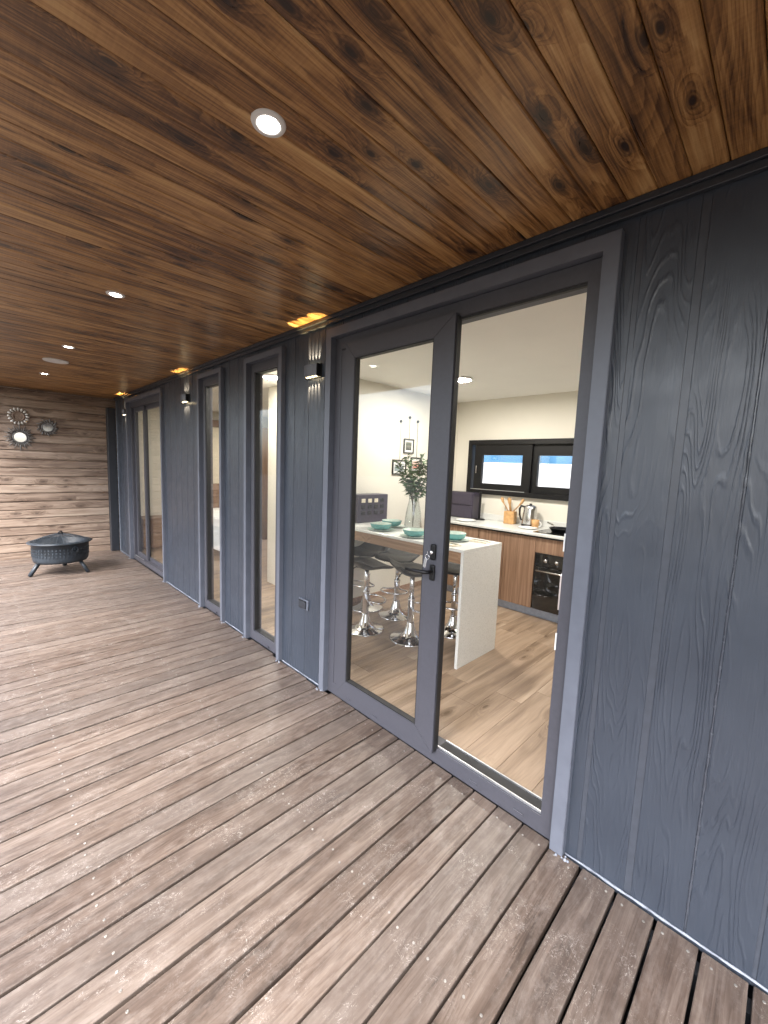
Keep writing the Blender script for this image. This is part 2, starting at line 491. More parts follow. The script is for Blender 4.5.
DECK_OUT, ROOF_OUT = -2.3, -1.95
PITCH_D = 0.1237
d = MB()
x_gap0 = -0.303
k0, k1 = int((XL-0.1-x_gap0)/PITCH_D)-1, int((2.6-x_gap0)/PITCH_D)
rows_y = (-0.05, -0.68, -1.38, -2.04)
sc = MB()
for k in range(k0, k1):
    xa = x_gap0 + k*PITCH_D + 0.0050 + random.uniform(-0.0012, 0.0012)
    xb = x_gap0 + (k+1)*PITCH_D - 0.0050 + random.uniform(-0.0012, 0.0012)
    dz = random.uniform(-0.0015, 0.0015)
    y1 = -0.012 - random.uniform(0, 0.008)
    for (oa, ob) in ((-6.92, -5.33), (-4.22, -3.665), (-3.225, -2.645), (-2.128, -0.493)):
        if oa+0.03 < xa and xb < ob-0.03: y1 = 0.006
    d.box(xa, xb, DECK_OUT, y1, -0.034+dz, dz, 0.0028, seg=2)
    if xa < -6.0: continue
    for ry in rows_y[:3]:
        for s in (0.22, 0.78):
            sx = xa + (xb-xa)*(s+random.uniform(-0.04, 0.04)); sy = ry + random.uniform(-0.008, 0.008)
            zz = dz + 0.0002
            sc.lathe([(0.0, -0.003), (0.0042, -0.003), (0.0044, 0.0006), (0.0034, 0.0014), (0.0012, 0.0014), (0.0010, 0.0004), (0.0, 0.0004)], (sx, sy, zz), 10, cap=False)
deck = struct(d.build('deck', M['deck']))
so_ = sc.build('screw', M['screw'], deck); so_['kind'] = 'stuff'
j = MB()
for ry in rows_y: j.box(XL, 2.6, ry-0.025, ry+0.025, -0.45, -0.038)
j.build('joist', M['trim_dark'], deck)

# ================================================================== terrace ceiling
c = MB()
PITCH_C = 0.0879
k0, k1 = int((XL-0.2+0.224)/PITCH_C)-1, int((2.6+0.224)/PITCH_C)
for k in range(k0, k1):
    xa = -0.224 + k*PITCH_C; xb = xa + PITCH_C
    dz = random.uniform(0, 0.0012)
    c.box(xa+0.0010, xb-0.0010, ROOF_OUT, -0.004, CEIL+dz, CEIL+0.02, 0.0034)
ceil_o = struct(c.build('ceiling', M['ceiling']))
r = MB()
r.box(XL-0.2, 2.6, ROOF_OUT-0.04, 3.3, CEIL+0.03, CEIL+0.25)
struct(r.build('roof', M['trim_dark']))

# ================================================================== timber end wall
w = MB()
z = -0.03
PITCH_W = 0.1215
prof_y0, prof_y1 = ROOF_OUT+0.05, 0.3
while z < CEIL:
    z1 = min(z+PITCH_W, CEIL)
    t = random.uniform(-0.003, 0.003)
    pts = [(XL-0.03, z+0.001), (XL-0.004+t, z+0.001), (XL+t+0.004, z+0.012), (XL+t, z1-0.014), (XL-0.006+t, z1-0.003), (XL-0.03, z1-0.001)]
    w.prism(pts, prof_y0, prof_y1, 'Y')
    z = z1
end_wall = thing('timber_wall', 'end wall of horizontal pale timber boards behind the fire pit', 'wall', (0, 0, 0))
w.build('cladding', M['siding'], end_wall)
b = MB(); b.box(XL-0.2, XL-0.032, prof_y0, 3.0, -0.45, CEIL+0.01)
b.build('backing', M['cream'], end_wall)
f = MB()
f.box(XL+0.012, XL+0.13, -0.118, -0.014, 0.003, 2.262, 0.002)
f.build('corner_post', M['trim_dark'], end_wall)

# ================================================================== house facade
house = thing('house_facade', 'dark embossed board house front with glazed openings along the deck', 'house wall')
CW = 0.055
OPEN = [(-6.92, -5.33, 2.335), (-4.22, -3.665, 2.335), (-3.225, -2.645, 2.335), (-2.128, -0.493, 2.338)]
WT = 0.085
FX0, FX1 = -7.6, 2.6
wb = MB(); wf = MB()
def seg(x0, x1, z0, z1):
    wb.box(x0, x1, 0.003, WT, z0, z1)
    # embossed boards between shallow grooves
    gs = [x0]
    G = 0.1725
    k = math.ceil((x0+0.10)/G)
    while -0.10 + k*G < x1-0.02:
        gx = -0.10 + k*G
        if gx > x0+0.02: gs.append(gx)
        k += 1
    gs.append(x1)
    for i, (a, bb) in enumerate(zip(gs, gs[1:])):
        wide = 0.0115 if abs(a+0.2725) < 0.01 or abs(bb+0.2725) < 0.01 else 0.005
        la = a if i == 0 else a + (0.002 if abs(a+0.10) < 0.01 else wide)
        lb = bb if i == len(gs)-2 else bb - (0.002 if abs(bb+0.10) < 0.01 else wide)
        if lb-la > 0.01: wf.box(la, lb, 0.0, 0.0075, z0, z1, 0.0022, seg=2)
xs = FX0
for (a, bb, zt) in OPEN:
    seg(xs, a+0.03, -0.02 if True else 0, CEIL)
    seg(a+0.03, bb-0.03, zt-0.03, CEIL)
    xs = bb-0.03
seg(xs, FX1, -0.02, CEIL)
wb.build('wall_board', M['facade_plain'], house)
wf.build('cladding', M['facade'], house)
# wall edge at the far corner, pale sealant line
e = MB()
e.box(FX0-0.012, FX0+0.004, -0.006, 0.02, 0.0, CEIL-0.03, 0.002)
e.build('corner_bead', M['flash'], house)
bead = MB()
random.seed(3)
pts = []; rad = []
for i in range(120):
    z = 0.01 + i*(2.36)/119
    pts.append((-0.10+random.uniform(-0.0006, 0.0006), -0.0005+random.uniform(-0.0008, 0.0008), z)); rad.append(0.0032+random.uniform(-0.0010, 0.0012))
bead.tube(pts, rad, 8)
bead.build('sealant_bead', plain('dark_gloss_sealant', (0.05, 0.056, 0.07), 0.25), house)
t = MB()
t.box(FX0, FX1, -0.034, -0.0005, CEIL-0.022, CEIL-0.0005, 0.0015)
t.box(FX0, FX1, -0.022, -0.0005, CEIL-0.046, CEIL-0.0225, 0.0015)
t.build('top_trim', M['trim_dark'], house)
def flash(x0, x1):
    n = max(2, int((x1-x0)/0.03)); pts = []; rad = []
    for i in range(n+1):
        pts.append((x0+(x1-x0)*i/n, -0.004+random.uniform(-0.0008, 0.0008), 0.005+random.uniform(-0.0008, 0.0008)))
        rad.append(0.0045+random.uniform(-0.0014, 0.0014))
    q = MB(); q.tube(pts, rad, 8); q.build('base_sealant', M['flash'], house)
xs = FX0
for (a, bb, zt) in OPEN:
    flash(xs, a-0.002); xs = bb+0.002
flash(xs, FX1)
blob = MB()
for (a, bb, zt) in OPEN:
    for xx in (a, bb):
        for q in range(5):
            rr_ = random.uniform(0.003, 0.008)
            blob.lathe([(0, -rr_), (rr_*0.8, -rr_*0.5), (rr_, 0), (rr_*0.7, rr_*0.6), (0, rr_)], (xx+random.uniform(-0.03, 0.03), -0.035+random.uniform(-0.01, 0.02), 0.003), 8, cap=False)
bl_ = blob.build('sealant_lump', M['flash'], house); bl_['kind'] = 'stuff'

def casing(a, b, zt, parent, proud=0.032, CW=0.052):
    """flat grey surround: two sides and a mitred head, one mesh"""
    k = MB()
    def face(pl):
        k.prism(pl, -proud, 0.045, 'Y')
    z0 = 0.003
    k.prism([(a, z0), (a+CW, z0), (a+CW, zt-CW), (b-CW, zt-CW), (b-CW, z0), (b, z0), (b, zt), (a, zt)], -proud, 0.045, 'Y')
    bmesh.ops.bevel(k.bm, geom=[e for e in k.bm.edges if all(abs(v.co.y+proud) < 1e-5 for v in e.verts)], offset=0.002, segments=2, affect='EDGES')
    return k.build('casing', M['casing'], parent)

def rect_frame(k, x0, x1, z0, z1, wd, y0, y1, bev=0.002, wb_=None, wt_=None, mat=None, wr_=None):
    """mitred frame of four members"""
    wr_ = wd if wr_ is None else wr_
    wb_ = wd if wb_ is None else wb_; wt_ = wd if wt_ is None else wt_
    o = [(x0, z0), (x1, z0), (x1, z1), (x0, z1)]
    i = [(x0+wd, z0+wb_), (x1-wr_, z0+wb_), (x1-wr_, z1-wt_), (x0+wd, z1-wt_)]
    for q in range(4):
        n = (q+1) % 4
        k.prism([o[q], o[n], i[n], i[q]], y0, y1, 'Y', mat)

def narrow_window(a, b, zt, label):
    CW = 0.040
    p = bpy.data.objects.new('window', None); COL.objects.link(p); p.parent = house; p['label'] = label
    casing(a, b, zt, p, CW=CW)
    x0, x1 = a+CW, b-CW
    k = MB(); rect_frame(k, x0, x1, 0.003, zt-CW, 0.03, 0.012, 0.083, wb_=0.044)
    k.build('window_frame', M['pvc'], p)
    k = MB(); rect_frame(k, x0+0.024, x1-0.024, 0.04, zt-CW-0.024, 0.052, 0.0, 0.075)
    bmesh.ops.bevel(k.bm, geom=k.bm.edges[:], offset=0.0015, segments=1, affect='EDGES')
    k.build('sash', M['pvc'], p)
    k = MB(); rect_frame(k, x0+0.0735, x1-0.0735, 0.0895, zt-CW-0.0735, 0.008, 0.012, 0.055)
    k.build('gasket', M['gasket'], p)
    k = MB(); k.box(x0+0.076, x1-0.076, 0.026, 0.032, 0.092, zt-CW-0.076)
    k.build('pane', M['glass'], p)
    k = MB(); xm = (x0+x1)/2+0.06; k.box(xm-0.018, xm+0.018, -0.004, 0.006, 0.022, 0.03, 0.001)
    k.build('drain_cap', M['pvc'], p)
    return p
narrow_window(*OPEN[2], 'narrow window showing a lit ceiling lamp and white wall')
narrow_window(*OPEN[1], 'narrow window showing a white bed inside')

# wide window: a sliding pair
a, b, zt = OPEN[0]
W3 = bpy.data.objects.new('window', None); COL.objects.link(W3); W3.parent = house
W3['label'] = 'wide two-leaf window mirroring the timber end wall'
CW3 = 0.045
casing(a, b, zt, W3, CW=CW3)
x0, x1 = a+CW3, b-CW3
k = MB(); rect_frame(k, x0, x1, 0.012, zt-CW3, 0.075, 0.012, 0.10, wb_=0.06, wt_=0.075); k.build('window_frame', M['pvc'], W3)
k = MB(); rect_frame(k, x0+0.07, -6.30, 0.065, zt-CW3-0.07, 0.062, 0.045, 0.072); k.build('sash', M['pvc'], W3)
k = MB(); rect_frame(k, -6.385, x1-0.07, 0.065, zt-CW3-0.07, 0.055, 0.074, 0.099); k.build('sash', M['pvc'], W3)
k = MB(); k.box(x0+0.13, -6.36, 0.055, 0.061, 0.125, zt-CW3-0.13); k.build('pane', M['glass'], W3)
k = MB(); k.box(-6.333, x1-0.123, 0.083, 0.089, 0.118, zt-CW3-0.123); k.build('pane', M['glass'], W3)
k = MB(); k.box(x0+0.09, -6.38, 0.0125, 0.020, 0.0725, 0.080); k.build('track', M['alu'], W3)

# glazed door
a, b, zt = OPEN[3]
DR = bpy.data.objects.new('glazed_door', None); COL.objects.link(DR); DR.parent = house
DR['label'] = 'glazed door with one leaf in place and the right half open'
casing(a, b, zt, DR)
x0, x1 = a+0.053, b-0.053                       # -2.073 .. -0.548
k = MB()
rect_frame(k, x0, x1, 0.003, zt-CW, 0.058, 0.008, 0.10, wb_=0.079, wt_=0.07)
k.box(-2.0145, -1.974, 0.0085, 0.06, 0.083, zt-CW-0.075)
k.build('door_frame', M['pvc'], DR)
k = MB()                                  # sill tracks
k.box(-1.155, x1-0.059, 0.018, 0.024, 0.083, 0.093)
k.box(-1.155, x1-0.059, 0.088, 0.094, 0.083, 0.091)
k.build('track', M['alu'], DR)
k = MB(); k.box(-1.155, x1-0.059, 0.025, 0.087, 0.0825, 0.084); k.build('track_bed', M['gasket'], DR)
k = MB()                                  # black seal over the open half, and the painted gap shadow left of leaf
k.box(-1.17, x1-0.0585, 0.012, 0.030, zt-CW-0.082, zt-CW-0.0705)
k.box(-1.9735, -1.936, 0.012, 0.03, 0.085, zt-CW-0.072)
k.build('gasket', M['gasket'], DR)
LX0, LX1, LZ0, LZ1 = -1.945, -1.160, 0.064, 2.226
LY0, LY1 = -0.022, 0.020
k = MB(); rect_frame(k, LX0, LX1, LZ0, LZ1, 0.086, LY0, LY1, wb_=0.1, wt_=0.09, wr_=0.122)
bmesh.ops.bevel(k.bm, geom=k.bm.edges[:], offset=0.0018, segments=2, affect='EDGES')
leaf = k.build('door_leaf', M['pvc'], DR)
k = MB(); rect_frame(k, LX0+0.0845, LX1-0.1205, LZ0+0.0985, LZ1-0.0885, 0.008, LY0+0.004, LY1-0.006); k.build('leaf_gasket', M['gasket'], DR)
k = MB(); k.box(LX0+0.087, LX1-0.123, LY0+0.018, LY0+0.024, LZ0+0.101, LZ1-0.091); k.build('pane', M['glass'], DR)
k = MB(); k.box(LX1+0.0005, LX1+0.005, LY0+0.008, LY1, LZ0+0.01, LZ1-0.01, 0.001); k.build('leaf_seal', M['gasket'], DR)
# lever handle, lock and keys
hx = -1.215
k = MB()
k.box(hx-0.015, hx+0.015, LY0-0.012, LY0-0.0005, 0.965, 1.045, 0.008, seg=3)
k.tube([(hx, LY0-0.006, 1.012), (hx, LY0-0.045, 1.012), (hx-0.012, LY0-0.055, 1.012), (hx-0.07, LY0-0.058, 1.010), (hx-0.128, LY0-0.056, 1.006)], [0.009, 0.009, 0.0105, 0.010, 0.009], 12)
k.build('handle', M['black_metal'], DR)
k = MB()
k.box(hx-0.015, hx+0.015, LY0-0.010, LY0-0.0005, 1.068, 1.148, 0.008, seg=3)
k.build('lock_plate', M['black_metal'], DR)
k = MB(); k.lathe([(0.0, 0), (0.011, 0.0), (0.011, 0.014), (0.008, 0.017), (0.0, 0.017)], (hx, LY0-0.010, 1.108), 16, 'Y', cap=False)
k.build('lock_cylinder', M['chrome'], DR)
k = MB()
k.box(hx-0.002, hx+0.002, LY0-0.052, LY0-0.024, 1.100, 1.118, 0.001)
k.tube([(hx+0.012*math.cos(q*PI/8), LY0-0.050, 1.090+0.012*math.sin(q*PI/8)) for q in range(16)], 0.0014, 6, closed=True)
k.box(hx-0.020, hx-0.004, LY0-0.053, LY0-0.050, 1.035, 1.080, 0.001, rot=Matrix.Rotation(R(12), 3, 'Y'))
k.build('key', M['chrome'], DR)
for zz in (1.25, 0.849):
    k = MB(); k.box(x1-0.0605, x1-0.0555, 0.001, 0.0075, zz-0.035, zz+0.035, 0.0008); k.build('strike_plate', M['white'], DR)
for xx in (-1.86, -1.62, -0.93, -0.70):
    k = MB(); k.box(xx-0.022, xx+0.022, 0.002, 0.0075, 0.030, 0.040, 0.0015); k.build('drain_cap', M['pvc'], DR)

# ================================================================== interior shell
FZ = 0.05
ICZ = 2.39
BACK = 2.93
fl = MB()
PW = 0.185
i0 = 0
x = -7.55
random.seed(11)
while x < 2.4:
    y = WT - random.uniform(0, 1.2)
    while y < BACK:
        y2 = y + 1.25
        ya, yb = max(y, 0.097), min(y2, BACK)
        if yb-ya > 0.02: fl.box(x+0.0006, min(x+PW, 2.4)-0.0006, ya, yb-0.0012, FZ-0.012, FZ, 0.0008)
        y = y2
    x += PW
struct(fl.build('floor', M['oak']))
fb = MB(); fb.box(-7.6, 2.45, 0.09, 3.0, -0.3, FZ-0.013); struct(fb.build('floor_base', M['trim_dark']))
ic = MB(); ic.box(-7.55, 2.45, WT+0.001, BACK, ICZ, ICZ+0.02); struct(ic.build('interior_ceiling', M['white_paint']))
il = MB()          # inner lining of the facade
xs = FX0+0.1
for (a, b, zt) in OPEN:
    il.box(xs, a+0.03, WT+0.0005, WT+0.012, FZ, ICZ); il.box(a+0.03, b-0.03, WT+0.0005, WT+0.012, zt-0.06, ICZ); xs = b-0.03
il.box(xs, 2.45, WT+0.0005, WT+0.012, FZ, ICZ)
il.build('inner_lining', M['cream'], house)

kw = thing('kitchen_wall', 'cream kitchen wall holding a long black framed window', 'wall')
WX0, WX1, WZ0, WZ1 = -2.985, -0.98, 1.225, 1.895
k = MB()
k.box(-3.3, WX0, BACK, BACK+0.14, FZ, ICZ); k.box(WX1, 2.45, BACK, BACK+0.14, FZ, ICZ)
k.box(WX0, WX1, BACK, BACK+0.14, FZ, WZ0); k.box(WX0, WX1, BACK, BACK+0.14, WZ1, ICZ)
k.build('wall_board', M['cream'], kw)
kwin = bpy.data.objects.new('window', None); COL.objects.link(kwin); kwin.parent = kw
k = MB(); rect_frame(k, WX0, WX1, WZ0, WZ1, 0.055, BACK-0.045, BACK+0.12)
k.build('window_frame', M['black_metal'], kwin)
for (u0, u1, yy) in ((-2.90, -2.145, 0.0), (-2.155, -1.62, 0.03), (-1.60, -1.04, 0.0)):
    k = MB(); rect_frame(k, u0, u1, WZ0+0.05, WZ1-0.05, 0.075 if u0 > -2.5 else 0.11, BACK-0.02+yy, BACK+0.02+yy, wb_=0.085, wt_=0.135)
    k.build('sash', M['black_metal'], kwin)
    k = MB(); k.box(u0+0.05, u1-0.05, BACK+yy-0.002, BACK+0.003+yy, WZ0+0.11, WZ1-0.16); k.build('pane', M['glass'], kwin)
k = MB(); k.box(-2.93, -2.2, BACK-0.034, BACK-0.028, WZ0+0.056, WZ0+0.062); k.build('track', M['alu'], kwin)
k = MB(); k.box(-2.868, -2.856, BACK-0.040, BACK-0.021, 1.48, 1.58, 0.004); k.build('handle', M['steel'], kwin)

pw = MB()
pw.box(-4.466, -3.2, 0.88, BACK, FZ-0.01, ICZ)
tag(pw.build('partition_wall', M['cream']), 'cream partition wall between the breakfast bar and the bedroom', 'wall')
bw = MB()
bw.box(-7.6, -3.3, BACK, BACK+0.14, FZ-0.3, ICZ+0.02); bw.box(-7.74, -7.6, 0.09, BACK+0.14, -0.4, ICZ+0.02)
tag(bw.build('bedroom_wall', M['cream']), 'cream bedroom wall seen through the wide far window', 'wall')
kr = MB(); kr.box(2.4, 2.55, 0.09, 3.07, -0.4, ICZ+0.02)
struct(kr.build('side_wall', M['cream']))
sk = MB(); sk.box(-3.199, -3.185, 0.88, 2.32, FZ, FZ+0.06, 0.002)
tag(sk.build('skirting_board', M['walnut_h']), 'thin brown skirting board along the cream wall under the bar', 'skirting')

# outside the kitchen window
ow = thing('concrete_wall', 'pale concrete boundary wall topped with blue sheeting outside the kitchen window', 'wall')
k = MB()
for i in range(12):
    xa = -14 + i*1.5
    k.box(xa, xa+1.485, 6.0, 6.12, -0.45, 1.69, 0.01)
    k.box(xa+1.40, xa+1.56, 5.93, 6.0, -0.45, 1.9, 0.01)
k.build('panel', M['concrete'], ow)
k = MB(); k.box(-14, 4, 6.03, 6.09, 1.695, 2.6); k.build('sheeting', M['blue'], ow)

# ================================================================== terrace fittings
def downlight(x, y, lab):
    t = thing('downlight', lab, 'ceiling light', (x, y, CEIL), 0, 'downlights in the terrace ceiling')
    k = MB(); k.lathe([(0.028, 0.004), (0.028, -0.002), (0.030, -0.005), (0.044, -0.004), (0.046, 0.0), (0.046, 0.003)], n=36, cap=False)
    k.build('trim_ring', M['white'], t)
    k = MB(); k.lathe([(0.0, -0.0015), (0.0275, -0.0015), (0.0275, 0.002)], n=36, cap=False)
    k.build('diffuser', M['downlight'], t)
    return t
labs = ['largest lit recessed downlight in the terrace ceiling', 'second lit downlight from the camera in the timber ceiling',
        'third lit downlight just in front of the round white vent', 'smallest lit downlight just beyond the round white vent']
for x, l in zip((-1.096, -2.797, -4.437, -6.128), labs): downlight(x, -0.997, l)
v = thing('ceiling_vent', 'round white unlit vent cover between two downlights in the terrace ceiling', 'vent', (-5.18, -1.0, CEIL))
k = MB(); k.lathe([(0.10, 0.002), (0.103, -0.004), (0.098, -0.010), (0.088, -0.011)], n=40, cap=False); k.build('rim', M['white'], v)
k = MB(); k.lathe([(0.0, -0.008), (0.05, -0.0085), (0.0875, -0.0105)], n=40, cap=False); k.build('cover', M['white'], v)

def sconce(x, z, lab, first=False):
    t = thing('wall_lamp', lab, 'wall lamp', (x, 0, z), 0, 'up and down wall lamps on the house front')
    W_, D_, H_ = 0.150, 0.056, 0.082
    k = MB()
    n = 14
    outl = [(-W_/2, -0.009)]
    for i in range(n+1):
        u = -1 + 2*i/n
        outl.append((u*W_/2, -D_ + 0.026*abs(u)**2.2))
    outl.append((W_/2, -0.009))
    k.prism(outl, -H_/2+0.006, H_/2-0.006, 'Z')
    k.build('body', M['casing'], t)
    k = MB(); k.box(-W_/2-0.004, W_/2+0.012, -0.0085, -0.0005, -H_/2-0.002, H_/2+0.002, 0.001); k.build('back_plate', M['black_metal'], t)
    k = MB(); k.box(W_/2+0.0005, W_/2+0.006, -0.040, -0.009, -H_/2+0.002, H_/2-0.002, 0.001); k.build('end_cap', M['black_metal'], t)
    def spot(loc, dirv, size, blend, watts, col):
        ld = bpy.data.lights.new('sconce_beam', 'SPOT')
        ld.energy = watts; ld.color = col; ld.spot_size = R(size); ld.spot_blend = blend; ld.shadow_soft_size = 0.002
        lo = bpy.data.objects.new('sconce_beam', ld); COL.objects.link(lo); lo.parent = t
        lo.location = loc
        lo.rotation_euler = (-Vector(dirv)).to_track_quat('Z', 'Y').to_euler()
        return lo
    for s in (1, -1):
        for i in range(4):
            xx = (-1.5+i)*0.031
            k = MB()
            zz = s*(H_/2-0.0055)
            k.lathe([(0.0, 0.0), (0.0085, 0.0), (0.007, s*0.002), (0.0, s*0.003)], (xx, -0.022, zz), 12, cap=False)
            k.build('lens', M['led'], t)
            spot((xx, -0.018, zz+s*0.006), (xx*0.5, 0.055, s*0.2), 24, 0.9, 2.2 if s > 0 else 2.4, (1.0, 0.70, 0.40))
    for q in (-1, 0, 1):
        spot((q*0.045, -0.050, H_/2+0.002), (q*0.045, -0.006, 0.2), 30, 0.5, 3.6, (1.0, 0.72, 0.30))
    return t
sconce(-2.288, 2.115, 'black up and down wall lamp between the door and narrow window')
sconce(-4.575, 2.145, 'black up and down wall lamp right of the wide far window')
sconce(-7.02, 2.165, 'black up and down wall lamp at the far corner post')

s = thing('power_socket', 'dark square outdoor socket low on the wall left of the door', 'socket', (-2.355, 0, 0.53))
k = MB(); k.box(-0.058, 0.058, -0.014, -0.0005, -0.036, 0.036, 0.004, seg=2); k.build('plate', M['casing'], s)
k = MB(); k.box(-0.042, 0.042, -0.024, -0.0145, -0.027, 0.022, 0.003, seg=2); k.build('lid', M['trim_dark'], s)
k = MB(); k.box(-0.043, 0.043, -0.027, -0.0145, 0.0235, 0.030, 0.002); k.build('hinge', M['black_plastic'], s)

# ---- sun mirrors on the end wall
def ornament(y, z, kind, lab):
    t = thing('sun_mirror', lab, 'wall mirror', (XL+0.006, y, z), 0, 'sun shaped mirrors on the timber wall')
    def polar(a, r_, x=0.0): return (x, r_*math.cos(a), r_*math.sin(a))
    if kind == 'petal':
        rr0, n = 0.062, 16
        k = MB(); k.lathe([(0.050, 0.0), (0.050, 0.018), (0.066, 0.020), (0.072, 0.006), (0.072, 0)], n=32, axis='X', mat=None, cap=False); k.build('rim', M['driftwood'], t)
        k = MB(); k.lathe([(0, 0.010), (0.0495, 0.010)], n=32, axis='X', cap=False); k.build('mirror_disc', M['driftwood'], t)
        for i in range(n):
            a = 2*PI*i/n
            k = MB()
            k.tube([polar(a, 0.074, 0.010), polar(a, 0.088, 0.016), polar(a, 0.106, 0.020), polar(a, 0.120, 0.014)], [0.006, 0.013, 0.014, 0.004], 8)
            k.build('petal', M['silver'], t)
    elif kind == 'ray':
        k = MB(); k.lathe([(0.066, 0.0), (0.066, 0.014), (0.078, 0.018), (0.086, 0.006), (0.086, 0)], n=36, axis='X', cap=False); k.build('rim', M['pewter'], t)
        k = MB(); k.lathe([(0, 0.009), (0.0655, 0.009)], n=36, axis='X', cap=False); k.build('mirror_disc', M['mirror'], t)
        n = 32
        for i in range(n):
            a = 2*PI*i/n
            L = 0.172 if i % 2 == 0 else 0.142
            if i in (8, 24): L = 0.20
            k = MB(); k.tube([polar(a, 0.082, 0.008), polar(a, L*0.75, 0.010), polar(a, L, 0.008)], [0.0075, 0.0065, 0.004], 6); k.build('ray', M['pewter'], t)
    else:
        k = MB(); k.lathe([(0.056, 0.0), (0.056, 0.014), (0.068, 0.018), (0.074, 0.006), (0.074, 0)], n=36, axis='X', cap=False); k.build('rim', M['pewter'], t)
        k = MB(); k.lathe([(0, 0.009), (0.0555, 0.009)], n=36, axis='X', cap=False); k.build('mirror_disc', M['mirror'], t)
        n = 18
        for i in range(n):
            a = 2*PI*(i+0.3)/n
            sw = 0.25
            r1 = 0.135 if i % 2 else 0.112
            k = MB(); k.tube([polar(a, 0.07, 0.006), polar(a+sw*0.3, 0.09, 0.012), polar(a+sw*0.7, (0.09+r1)/2, 0.013), polar(a+sw, r1, 0.006)], [0.004, 0.011, 0.010, 0.002], 7)
            k.build('leaf', M['pewter'], t)
    return t
ornament(-1.147, 2.022, 'petal', 'uppermost sun mirror with pale silver petals on the timber wall')
ornament(-1.142, 1.732, 'ray', 'largest sun mirror with straight dark rays on the timber wall')
ornament(-0.835, 1.895, 'leaf', 'sun mirror with curled dark leaves nearest the house corner')

# ---- fire pit
FP = thing('fire_pit', 'round dark steel fire pit with mesh lid on splayed legs', 'fire pit', (-6.62, -0.875, 0.0), R(0))
k = MB()
k.lathe([(0.0, 0.145), (0.24, 0.145), (0.275, 0.152), (0.287, 0.175), (0.291, 0.205), (0.297, 0.392), (0.335, 0.398), (0.338, 0.404), (0.30, 0.408), (0.288, 0.400), (0.285, 0.22), (0.26, 0.175), (0.0, 0.165)], n=56, cap=False)
k.build('bowl', M['fire'], FP)
k = MB()                                  # embossed lattice dimples on the band
for i in range(48):
    a = 2*PI*i/48
    for jn in range(3):
        zz = 0.245 + jn*0.04
        rot = Matrix.Rotation(a, 3, 'Z')
        cc = rot @ Vector((0.2955, 0, zz))
        k.box(cc.x-0.002, cc.x+0.002, cc.y-0.009, cc.y+0.009, cc.z-0.011, cc.z+0.011, 0.0015, rot=rot)
dm = k.build('dimple', M['fire'], FP); dm['kind'] = 'stuff'
k = MB()                                  # mesh lid: ribs and rings of wire
apex = 0.515
prof = [(0.30, 0.410), (0.25, 0.433), (0.19, 0.456), (0.12, 0.480), (0.05, 0.497), (0.02, 0.500)]
for i in range(24):
    a = 2*PI*i/24
    k.tube([(r_*math.cos(a), r_*math.sin(a), z_) for r_, z_ in prof], 0.0022, 5)
for fr in range(16):
    q = fr/15*(len(prof)-1); i = min(int(q), len(prof)-2); u = q-i
    r_ = prof[i][0]*(1-u)+prof[i+1][0]*u; z_ = prof[i][1]*(1-u)+prof[i+1][1]*u
    k.tube([(r_*math.cos(2*PI*s_/40), r_*math.sin(2*PI*s_/40), z_) for s_ in range(40)], 0.0018 if fr else 0.006, 5, closed=True)
k.build('mesh_lid', M['fire'], FP)
k = MB()
k.tube([(0.02, -0.014, 0.490), (0.02, -0.014, 0.520), (0.018, -0.008, 0.530), (0.018, 0.012, 0.530), (0.02, 0.018, 0.520), (0.02, 0.018, 0.490)], 0.009, 8)
k.build('lid_handle', M['black_metal'], FP)
for a in (R(-72), R(45), R(168)):
    k = MB(); cs, sn = math.cos(a), math.sin(a)
    k.tube([(0.235*cs, 0.235*sn, 0.168), (0.345*cs, 0.345*sn, 0.004)], [0.027, 0.025], 4)
    k.build('leg', M['fire'], FP)
for a in (R(22), R(202)):
    k = MB(); cs, sn = math.cos(a), math.sin(a)
    k.tube([(0.303*cs - sn*0.032*math.cos(q*PI/10), 0.303*sn + cs*0.032*math.cos(q*PI/10), 0.325+0.032*math.sin(q*PI/10)) for q in range(20)], 0.0048, 8, closed=True)
    k.box(0.30*cs-0.006, 0.30*cs+0.006, 0.30*sn-0.006, 0.30*sn+0.006, 0.35, 0.366, 0.002)
    k.build('ring_handle', M['fire'], FP)

# ================================================================== kitchen furniture
bar = thing('breakfast_bar', 'speckled white breakfast bar with waterfall end panel and wooden apron', 'breakfast bar')
k = MB(); k.box(-3.198, -1.608, 0.835, 1.375, 0.922, 0.945, 0.002); k.build('worktop', M['quartz'], bar)
k = MB(); k.box(-1.633, -1.608, 0.835, 1.375, FZ, 0.9215, 0.002); k.build('end_panel', M['quartz'], bar)
k = MB(); k.box(-3.198, -1.6335, 0.852, 1.358, 0.835, 0.9215, 0.001); k.build('apron', M['walnut_h'], bar)

